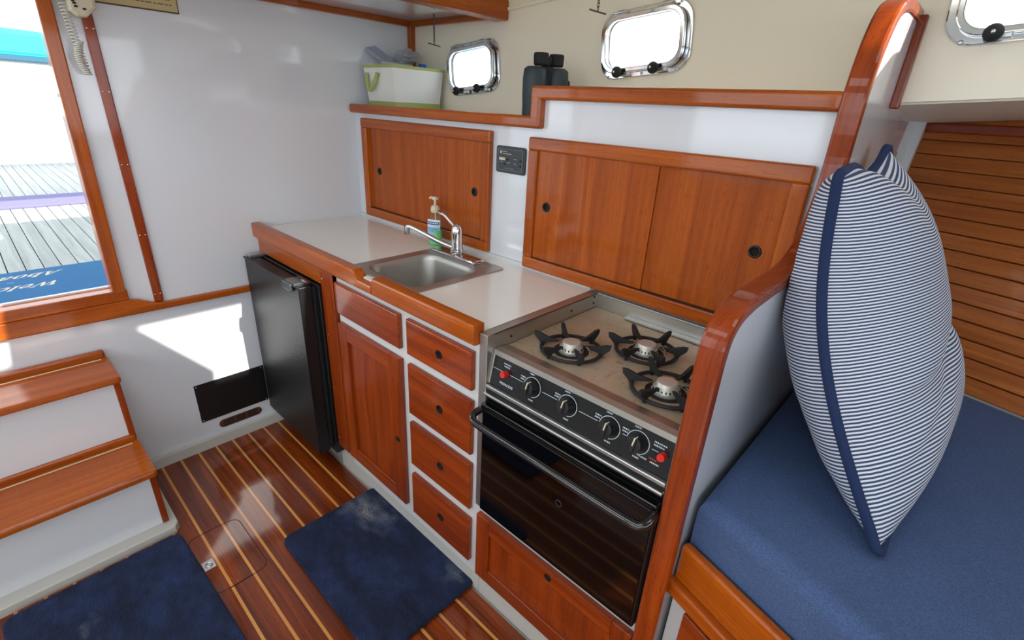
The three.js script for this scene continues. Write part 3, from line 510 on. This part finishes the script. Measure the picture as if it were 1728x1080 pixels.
// ------------------------------------------------------------------ settee, cushion, pillow
{
  const t = thing('settee', 'built-in settee base with a varnished wood front rail beyond the partition', 'settee'); seatFrame(t);
  const sk = Math.tan(TH), plan = (x0, z0, z1, b) => shapeOf([[x0 - sk * -z0 + b, -z0], [1.9, -z0], [1.9, -z1], [x0 + sk * z1 + b, -z1]]);
  part(t, 'seat_box', exY(plan(0, -0.002, -1.02, 0.004), 0, 0.60), M.paint);
  part(t, 'retaining_rail', grain(bx(0.004, 1.9, 0.555, 0.642, -0.006, 0.016, 0.007), 'x'), M.trim);
  part(t, 'lower_rail', grain(bx(0.0, 1.9, 0.522, 0.557, -0.004, 0.032, 0.006), 'x'), M.trim);
  const d = part(t, 'drawer', grain(bx(0.045, 0.62, 0.30, 0.497, 0.0, 0.018, 0.004), 'x'), M.drawer);
  part(d, 'finger_slot', bx(0.1, 0.5, 0.4975, 0.506, -0.0015, 0.012), M.hole);
  const c = flatUV(ext(plan(0.0, -0.010, -1.0, 0.006), 0.143, 0.03, 6).rotateX(-Math.PI / 2).translate(0, 0.602, 0), 0.25);
  const cu = single('seat_cushion', c, M.blueCloth, 'thick blue woven seat cushion on the settee', 'cushion');
  seatFrame(cu);
}
{
  // pillow: two bulging faces on a bent four-cornered outline, seam piped in navy
  const BN = new THREE.Vector3(2.132, 0.757, -0.118), BF = new THREE.Vector3(2.155, 0.765, -0.78), TN = new THREE.Vector3(1.897, 1.325, -0.215), TF = new THREE.Vector3(1.893, 1.362, -0.66);
  const V = (u, v) => {           // u near to far, v bottom to top; the seam line
    const p = new THREE.Vector3().addScaledVector(BN, (1 - u) * (1 - v)).addScaledVector(BF, u * (1 - v)).addScaledVector(TN, (1 - u) * v).addScaledVector(TF, u * v);
    const sag = Math.sin(Math.PI * v);
    p.x += -0.055 * sag * (1 - u) - 0.02 * sag * u; p.z += 0.02 * sag * (u - 0.5) * 2;
    p.y += -0.03 * Math.sin(Math.PI * u) * v + 0.02 * Math.sin(Math.PI * 2 * u) * v;
    return p;
  };
  const side = (sgn) => {
    const N = 60, pos = [], uv = [], idx = [];
    for (let j = 0; j <= N; j++) for (let i = 0; i <= N; i++) {
      const u = i / N, v = j / N, p = V(u, v), e = 1e-3;
      const du = V(Math.min(1, u + e), v).sub(V(Math.max(0, u - e), v)), dv = V(u, Math.min(1, v + e)).sub(V(u, Math.max(0, v - e)));
      const n = dv.cross(du).normalize(); if (n.x < 0) n.negate();
      const ed = (a) => Math.pow(clamp(1 - Math.pow(Math.abs(2 * a - 1), 3.2), 0, 1), 0.6);
      let t = ed(u) * ed(v) * (sgn > 0 ? 0.125 : 0.12);
      const low = Math.exp(-Math.pow((v - 0.22 - 0.25 * u) / 0.05, 2)) * 0.010 + Math.exp(-Math.pow((v - 0.42 + 0.1 * Math.sin(u * 5)) / 0.035, 2)) * 0.006 * u + Math.exp(-Math.pow((v - 0.1 - 0.42 * u) / 0.03, 2)) * 0.007 + Math.exp(-Math.pow((v - 0.30 - 0.12 * u) / 0.022, 2)) * 0.006 * (1 - u);
      t -= sgn > 0 ? low * ed(u) * 1.2 : low * 0.4; t = Math.max(t, 0);
      p.addScaledVector(n, sgn * t);
      if (sgn < 0) p.x = Math.max(p.x, 1.866); p.y = Math.max(p.y, 0.7495);
      pos.push(p.x, p.y, p.z); uv.push(u * 0.6, v * 0.66 + 0.018 * Math.sin(u * Math.PI) * (1 - v));
    }
    for (let j = 0; j < N; j++) for (let i = 0; i < N; i++) { const a = j * (N + 1) + i; sgn > 0 ? idx.push(a, a + N + 1, a + 1, a + 1, a + N + 1, a + N + 2) : idx.push(a, a + 1, a + N + 1, a + 1, a + N + 2, a + N + 1); }
    const g = new THREE.BufferGeometry(); g.setAttribute('position', new THREE.Float32BufferAttribute(pos, 3)); g.setAttribute('uv', new THREE.Float32BufferAttribute(uv, 2)); g.setIndex(idx); g.computeVertexNormals(); return g;
  };
  const per = 0.0064, st = dataTex(64, 256, (u, v) => { const f = (v * 8) % 1, e = 0.5 + 0.5 * Math.sin((f - 0.25) * Math.PI * 2), k = clamp((e - 0.5) * 5 + 0.42, 0, 1), n = pn(u * 16, v * 128, 16, 128, 91) * 0.2 - 0.1; return mix([52, 66, 98], [214, 217, 222], clamp(k + n, 0, 1)); });
  st.repeat.set(20, 1 / (per * 8));
  const mat = std({ map: st, roughness: 0.95 });
  const t = thing('striped_pillow', 'large navy and white striped pillow leaning on the partition', 'pillow');
  part(t, 'front_cover', side(1), mat); part(t, 'back_cover', side(-1), mat);
  const loop = []; for (let i = 0; i < 20; i++) loop.push(V(0, 1 - i / 20)); for (let i = 0; i < 12; i++) loop.push(V(i / 12, 0)); for (let i = 0; i < 20; i++) loop.push(V(1, i / 20)); for (let i = 0; i < 12; i++) loop.push(V(1 - i / 12, 1));
  part(t, 'piping', tube(loop.map((p) => [Math.max(p.x, 1.874), Math.max(p.y, 0.758), p.z]), 0.0085, 220, 8, true), M.navy, 'navy piping along the seam');
}
// ------------------------------------------------------------------ things on the shelf
{
  const t = thing('fabric_bin', 'off-white fabric storage bin with lime green base on the shelf', 'bin');
  t.position.set(0.142, 1.336, -0.628); 
  const cloth = std({ color: 0xf4f4ee, roughness: 0.9, side: THREE.DoubleSide }), lime = std({ color: 0xb2bd72, roughness: 0.9, side: THREE.DoubleSide });
  const tap = (y) => 1 + y * 0.9, wall = (y0, y1, hx, hz, grow) => {
    const pos = [], idx = [], put = (x, y, z) => pos.push(x, y, z);
    const ring = (y, g) => { const sx = hx * tap(y) + g, sz = hz * tap(y) + g; [[-sx, -sz], [sx, -sz], [sx, sz], [-sx, sz]].forEach(([x, z]) => put(x, y, z)); };
    ring(y0, grow); ring(y1, grow); ring(y1, grow - 0.004); ring(y0, grow - 0.004);
    for (let k = 0; k < 4; k++) for (let j = 0; j < 4; j++) { const a = k * 4 + j, b = k * 4 + (j + 1) % 4, c = ((k + 1) % 4) * 4 + j, d = ((k + 1) % 4) * 4 + (j + 1) % 4; idx.push(a, c, b, b, c, d); }
    const g = new THREE.BufferGeometry(); g.setAttribute('position', new THREE.Float32BufferAttribute(pos, 3)); g.setIndex(idx); const n = g.toNonIndexed(); n.computeVertexNormals(); n.setAttribute('uv', new THREE.Float32BufferAttribute(new Float32Array(n.attributes.position.count * 2), 2)); return n;
  };
  const hx = 0.091, hz = 0.109;
  part(t, 'body', merge([wall(0.05, 0.19, hx, hz, 0), bx(-hx, hx, 0.001, 0.006, -hz, hz)]), cloth);
  part(t, 'base_band', wall(0.002, 0.058, hx, hz, 0.0015), lime, 'lime green base band');
  part(t, 'top_binding', wall(0.182, 0.193, hx, hz, 0.0025), lime, 'lime green binding');
  const zf = hz * tap(0.14) + 0.006;
  part(t, 'strap', merge([tube([[-0.075, 0.162, zf + 0.004], [-0.06, 0.12, zf + 0.012], [-0.04, 0.098, zf + 0.014], [-0.012, 0.12, zf + 0.012], [0.006, 0.162, zf + 0.004]], 0.008, 30, 8).scale(1, 1, 1)]), lime, 'lime green carrying strap');
  const bag = new THREE.IcosahedronGeometry(0.058, 5), bp = bag.attributes.position; for (let i = 0; i < bp.count; i++) { const x = bp.getX(i), y = bp.getY(i), z = bp.getZ(i), k = 1 + 0.5 * (pn(x * 60 + 40, z * 60 + 40, 64, 64, 5) - 0.5) + 0.4 * (pn(y * 90 + 40, x * 80 + 40, 64, 64, 6) - 0.5); bp.setXYZ(i, x * k, y * k * 0.45, z * k * 0.9); } bag.computeVertexNormals();
  const w = single('plastic_bag', bag, phy({ color: 0xe9eef2, roughness: 0.18, transmission: 0.75, thickness: 0 }), 'crumpled clear plastic bag poking out of the fabric bin', 'plastic bag'); w.position.set(0.085, 1.57, -0.68); w.rotation.z = 0.25;
  const pk = single('wrapped_packet', bx(-0.055, 0.055, -0.008, 0.008, -0.03, 0.03, 0.006), phy({ color: 0xd6daea, roughness: 0.2, transmission: 0.5, thickness: 0 }), 'pale lilac wrapped packet sticking out of the fabric bin', 'packet'); pk.position.set(0.045, 1.573, -0.575); pk.rotation.set(0.2, 0.2, -0.55);
  const lid = single('round_lid', lathe([[0, 0.01], [0.06, 0.01], [0.066, 0.006], [0.066, 0], [0.062, 0]], 36), phy({ color: 0xdfe5e6, roughness: 0.25, transmission: 0.3, thickness: 0 }), 'translucent round plastic lid lying on top of the fabric bin', 'lid'); lid.position.set(0.165, 1.531, -0.58); lid.rotation.z = -0.12;
  const b = thing('blue_cap_bottle', 'bottle with a bright blue cap standing in the fabric bin', 'bottle'); b.position.set(0.19, 1.345, -0.69);
  part(b, 'bottle_body', lathe([[0, 0], [0.024, 0], [0.026, 0.006], [0.026, 0.13], [0.014, 0.155], [0.012, 0.17]], 24), M.ivory); part(b, 'cap', lathe([[0.0155, 0.165], [0.0165, 0.17], [0.0165, 0.196], [0.014, 0.2], [0, 0.2]], 24), M.bluePlastic, 'bright blue cap');
}
{
  const t = thing('binoculars', 'dark rubber-armoured binoculars standing on the shelf beside the raised rail', 'binoculars');
  t.position.set(0.935, 1.336, -0.622); t.rotation.y = 1.05;
  const barrel = [[0, 0], [0.033, 0], [0.036, 0.008], [0.036, 0.07], [0.038, 0.10], [0.039, 0.15], [0.036, 0.178], [0.026, 0.186], [0, 0.187]], armour = std({ color: 0x2f3c44, roughness: 0.5 });
  for (const sx of [-0.042, 0.042]) {
    const z = sx > 0 ? -0.02 : 0.0, b = part(t, 'barrel', lathe(barrel, 28).translate(sx, 0, z), armour, 'grey-green rubber barrel');
    const e = part(b, 'eyepiece', lathe([[0, 0], [0.021, 0], [0.0235, 0.006], [0.0245, 0.03], [0.0225, 0.036], [0.018, 0.036], [0.017, 0.026], [0, 0.024]], 24).translate(sx * 0.72 + 0.006, 0.19, z), M.rubber);
  }
  part(t, 'bridge', merge([bx(-0.022, 0.022, 0.05, 0.19, -0.026, 0.006, 0.008), cyl(0.011, 0.011, 0.03, 18).translate(0, 0.19, -0.01)]), M.rubber);
  part(t, 'focus_wheel', cyl(0.014, 0.014, 0.022, 24).translate(0, 0.205, -0.008), M.rubber);
  part(t, 'strap_lug', bx(0.07, 0.088, 0.13, 0.152, -0.03, -0.012, 0.004), M.rubber);
}
// chains with toggles hanging from the overhead
function chain(x, y, z, len, label) {
  const t = thing('toggle_chain', label, 'chain', 'chains hanging from the overhead'); t.position.set(x, y, z);
  part(t, 'eye_plate', merge([cyl(0.011, 0.011, 0.003, 18), new THREE.TorusGeometry(0.006, 0.0016, 8, 16).translate(0, -0.008, 0)]), M.steel);
  const links = [], n = Math.round(len / 0.0085); for (let i = 0; i < n; i++) links.push(new THREE.TorusGeometry(0.0036, 0.001, 6, 12).scale(1, 1.6, 1).rotateY(i % 2 ? Math.PI / 2 : 0).translate(0, -0.017 - i * 0.0085, 0));
  part(t, 'links', merge(links), std({ color: 0x5a5650, metalness: 0.9, roughness: 0.4 }));
  part(t, 'toggle', cyl(0.0022, 0.0022, 0.05, 10).rotateZ(1.35).rotateY(0.6).translate(0, -0.017 - n * 0.0085, 0), std({ color: 0x5a5650, metalness: 0.9, roughness: 0.4 }));
}
chain(0.384, 1.7205, -0.60, 0.105, 'thin metal chain with a toggle hanging over the fabric bin');
chain(1.123, 1.779, -0.60, 0.105, 'thin metal chain with a toggle hanging at the corner of the portlight');

// ------------------------------------------------------------------ bulkhead fittings
{
  const p = thing('cover_plate', 'flat black cover plate screwed to the bulkhead near the fridge', 'cover plate');
  part(p, 'plate', bx(0.0, 0.004, 0.124, 0.300, 0.076, 0.348, 0.001), M.black); for (const [y, z] of [[0.132, 0.34], [0.292, 0.34], [0.132, 0.086], [0.292, 0.086]]) part(p, 'screw', new THREE.SphereGeometry(0.003, 8, 6).scale(0.5, 1, 1).translate(0.0045, y, z), M.chrome);
  const v = thing('vent_grille', 'small brown oval vent grille low on the bulkhead', 'vent');
  part(v, 'plate', exX(roundRect(-0.288, -0.112, 0.066, 0.104, 0.0185), 0, 0.004, 0.0015), M.copper);
  for (let r = 0; r < 3; r++) for (let k = 0; k < 3; k++) part(v, 'slot', exX(roundRect(-0.272 + k * 0.05, -0.230 + k * 0.05, 0.0725 + r * 0.010, 0.0775 + r * 0.010, 0.0024), 0.0035, 0.0044), M.hole);
  const tx = canvasTex(512, 256, (c, w, h) => { c.fillStyle = '#c9b685'; c.fillRect(0, 0, w, h); c.strokeStyle = '#4c4028'; c.lineWidth = 6; c.strokeRect(3, 3, w - 6, h - 6); c.fillStyle = '#7a683e'; for (let r = 0; r < 11; r++) { let x = 22; while (x < w - 40) { const l = 10 + rnd() * 34; c.fillRect(x, 22 + r * 20, Math.min(l, w - 24 - x), 5); x += l + 7; } } });
  single('plaque', fitUV(bx(0, 0.003, 1.6205, 1.80, 0.142, 0.365), 'z', 0.365, 0.142, 'y', 1.6205, 1.80), std({ map: tx, roughness: 0.55 }), 'tan printed notice plaque on the bulkhead', 'plaque');
  const hs = thing('radio_handset', 'cream radio handset with coiled cord hanging beside the companionway', 'handset');
  const body = part(hs, 'handset_body', exX(shapeOf([[-0.434, 1.585], [-0.418, 1.572], [-0.395, 1.574], [-0.368, 1.6], [-0.36, 1.75], [-0.43, 1.75]]), 0.02, 0.06, 0.008), M.ivory);
  for (const [y, z] of [[1.612, 0.42], [1.606, 0.418], [1.598, 0.416], [1.594, 0.398]]) part(body, 'key', bx(0.058, 0.0625, y - 0.0025, y + 0.0025, z - 0.004, z + 0.004, 0.001), M.rubber);
  const coil = [], n = 46 * 8; const ax = (s) => { const k = s < 0.62 ? s / 0.62 : (s - 0.62) / 0.38; return s < 0.62 ? [0.045, 1.66 - 0.235 * k, 0.447 - 0.02 * k] : [0.052, 1.425 + 0.085 * k, 0.427 - 0.002 * k + 0.012 * Math.sin(k * 3)]; };
  for (let i = 0; i <= n; i++) { const s = i / n, a = i / 8 * Math.PI * 2, c = ax(s); coil.push([c[0] + 0.0085 * Math.cos(a), c[1], c[2] + 0.0085 * Math.sin(a)]); }
  part(hs, 'coiled_cord', tube(coil, 0.0021, n * 2, 5), std({ color: 0xd8d4c6, roughness: 0.5 }), 'cream coiled cord');
}
// ------------------------------------------------------------------ companionway steps and mats
{
  const t = thing('companionway_steps', 'white companionway steps with two varnished wood treads below the opening', 'steps');
  part(t, 'base_plinth', exY(shapeOf([[0.0, -0.562], [0.40, -0.562], [0.42, -0.575], [0.43, -1.35], [0.0, -1.35]]), -0.011, 0.03, 0.004), M.sole);
  part(t, 'riser', bx(0.002, 0.375, 0.03, 0.250, 0.592, 1.33), M.white, 'white riser'); part(t, 'riser', bx(0.002, 0.185, 0.25, 0.512, 0.592, 1.33), M.white, 'white riser');
  for (const [x0, x1, y] of [[0.19, 0.42, 0.272], [0.028, 0.222, 0.533]]) {
    const s = roundRect(x0, x1, -1.34, -0.578, 0.012); const tr = part(t, 'tread', grain(exY(s, y - 0.024, y, 0.007), 'z'), M.trim, 'varnished wood tread');
    part(tr, 'non_slip_strip', bx(x0 + 0.018, x0 + 0.024, y - 0.001, y + 0.0012, 0.60, 1.33), std({ color: 0xcfc6ae, roughness: 0.9 }));
    part(tr, 'back_ledge', grain(bx(x0 - 0.022, x0 + 0.004, y - 0.02, y + 0.022, 0.584, 1.34, 0.008), 'z'), M.trim);
  }
  for (const [x, y0, y1] of [[0.372, 0.03, 0.25], [0.182, 0.27, 0.51]]) part(t, 'corner_batten', grain(bx(x - 0.008, x + 0.010, y0, y1, 0.582, 0.600, 0.003), 'y'), M.drawer);
}
function mat(x0, x1, z0, z1, turn, label, stain, seed) {
  const w = x1 - x0, d = z1 - z0, g = ext(roundRect(-w / 2, w / 2, -d / 2, d / 2, 0.03), 0.018, 0.008, 4).rotateX(-Math.PI / 2); fitUV(g, 'x', -w / 2, w / 2, 'z', -d / 2, d / 2);
  const m = single('floor_mat', g, matMaterial(stain, seed), label, 'mat'); m.position.set((x0 + x1) / 2, 0.0005, (z0 + z1) / 2); m.rotation.y = turn; return m;
}
mat(0.705, 1.285, -0.028, 0.342, 0.0, 'dark blue plush floor mat in front of the drawers, with a dusty patch', [[0.16, 0.24, 0.26, 0.85], [0.9, 0.1, 0.1, 0.35]], 101);
mat(0.445, 1.10, 0.56, 1.0, 0.03, 'dark blue plush floor mat at the foot of the steps', [[0.3, 0.6, 0.05, 0.3]], 121);

// ------------------------------------------------------------------ aft deck outside the companionway
{
  const dk = struct('floor_deck', bx(-5.2, -0.05, 0.50, 0.585, -1.6, 2.4), std({ color: 0x2e2a26, roughness: 0.8 }), 'teak planked aft deck outside');
  const pw = 0.062; for (let i = 0; i < 44; i++) { const z = -0.5 + i * pw; part(dk, 'plank', grain(bx(-5.2, -0.05, 0.585, 0.600, z + 0.002, z + pw - 0.002), 'x'), std({ map: texDeck, roughness: 0.8 })); }
  const wt = canvasTex(1024, 640, (c, w, h) => {
    c.fillStyle = '#1f5f8e'; c.fillRect(0, 0, w, h); for (let i = 0; i < 9000; i++) { c.fillStyle = i % 2 ? 'rgba(20,70,110,0.25)' : 'rgba(70,140,180,0.2)'; c.fillRect(rnd() * w, rnd() * h, 3, 3); }
    c.fillStyle = '#c8bfa8'; c.textAlign = 'center'; c.font = 'italic bold 92px serif'; c.setTransform(1, 0, -0.35, 1, 70, 0); c.fillText('Welcome', w / 2, 365); c.fillText('Aboard', w / 2, 555); c.font = 'bold 60px serif'; c.fillText('~', w / 2, 460); c.setTransform(1, 0, 0, 1, 0, 0);
  });
  const wg = fitUV(bx(-0.96, -0.42, 0.600, 0.612, 0.38, 1.25, 0.004), 'z', 0.38, 1.25, 'x', -0.96, -0.42);
  single('welcome_mat', wg, std({ map: wt, roughness: 0.95 }), 'blue mat with a written greeting on the aft deck', 'mat');
  single('deck_mat', bx(-3.05, -2.62, 0.600, 0.618, 0.16, 1.3, 0.006), std({ color: 0x6f6a92, roughness: 0.95 }), 'faded purple mat at the far end of the aft deck', 'mat');
  const aw = thing('added_awning', 'pale canvas added overhead to dim the aft deck', 'added_awning');  // added to cut down the daylight on the deck planks
  part(aw, 'canvas', bx(-3.6, -0.15, 2.42, 2.44, -1.6, 2.4, 0.008), phy({ color: 0xd8dcdc, roughness: 0.95, transmission: 0.3, thickness: 0 }));
  for (const [x, z] of [[-3.5, -1.5], [-3.5, 2.3]]) part(aw, 'post', cyl(0.015, 0.015, 1.84, 12).translate(x, 1.51, z), M.steel);
  const tf = struct('wall_transom', bx(-5.3, -5.2, 0.3, 1.1, -1.6, 2.4), M.paint, 'white bulwark at the end of the aft deck');
  struct('water', bx(-60, 40, -1.0, -0.95, -60, 60), std({ color: 0x2b5560, roughness: 0.15 }), 'harbour water');
  // neighbouring boat
  const b = thing('neighbouring_boat', 'white boat with a turquoise cover moored beyond the aft deck', 'boat'); b.position.set(-9.5, 0, 0);
  part(b, 'boat_hull', exX(shapeOf([[3.2, -0.9], [3.6, 1.66], [-5, 1.80], [-5, -0.9]]), -1.6, 0, 0.1), M.paint);
  part(b, 'cover', exX(shapeOf([[3.5, 1.70], [3.2, 1.98], [0.5, 2.12], [-5, 2.24], [-5, 1.80]]), -1.5, -0.1, 0.08), std({ color: 0x2a9aa6, roughness: 0.8 }), 'turquoise canvas cover');
  part(b, 'rub_rail', exX(shapeOf([[3.62, 1.62], [3.62, 1.68], [-5, 1.83], [-5, 1.76]]), -0.05, 0.06), std({ color: 0x0f4f66, roughness: 0.6 }), 'dark blue rub rail');
  part(b, 'sheer_stripe', bx(-0.02, 0.02, 1.22, 1.27, 0.2, 5), std({ color: 0x1c7f90, roughness: 0.6 }));
  part(b, 'outboard_motor', merge([bx(-0.9, -0.4, 2.2, 2.42, 0.55, 0.95, 0.08), bx(-0.8, -0.5, 2.12, 2.22, 0.4, 1.1, 0.03)]), std({ color: 0x26486a, roughness: 0.5 }), 'dark blue outboard motor cowl');
}
renderer.render(scene, camera);
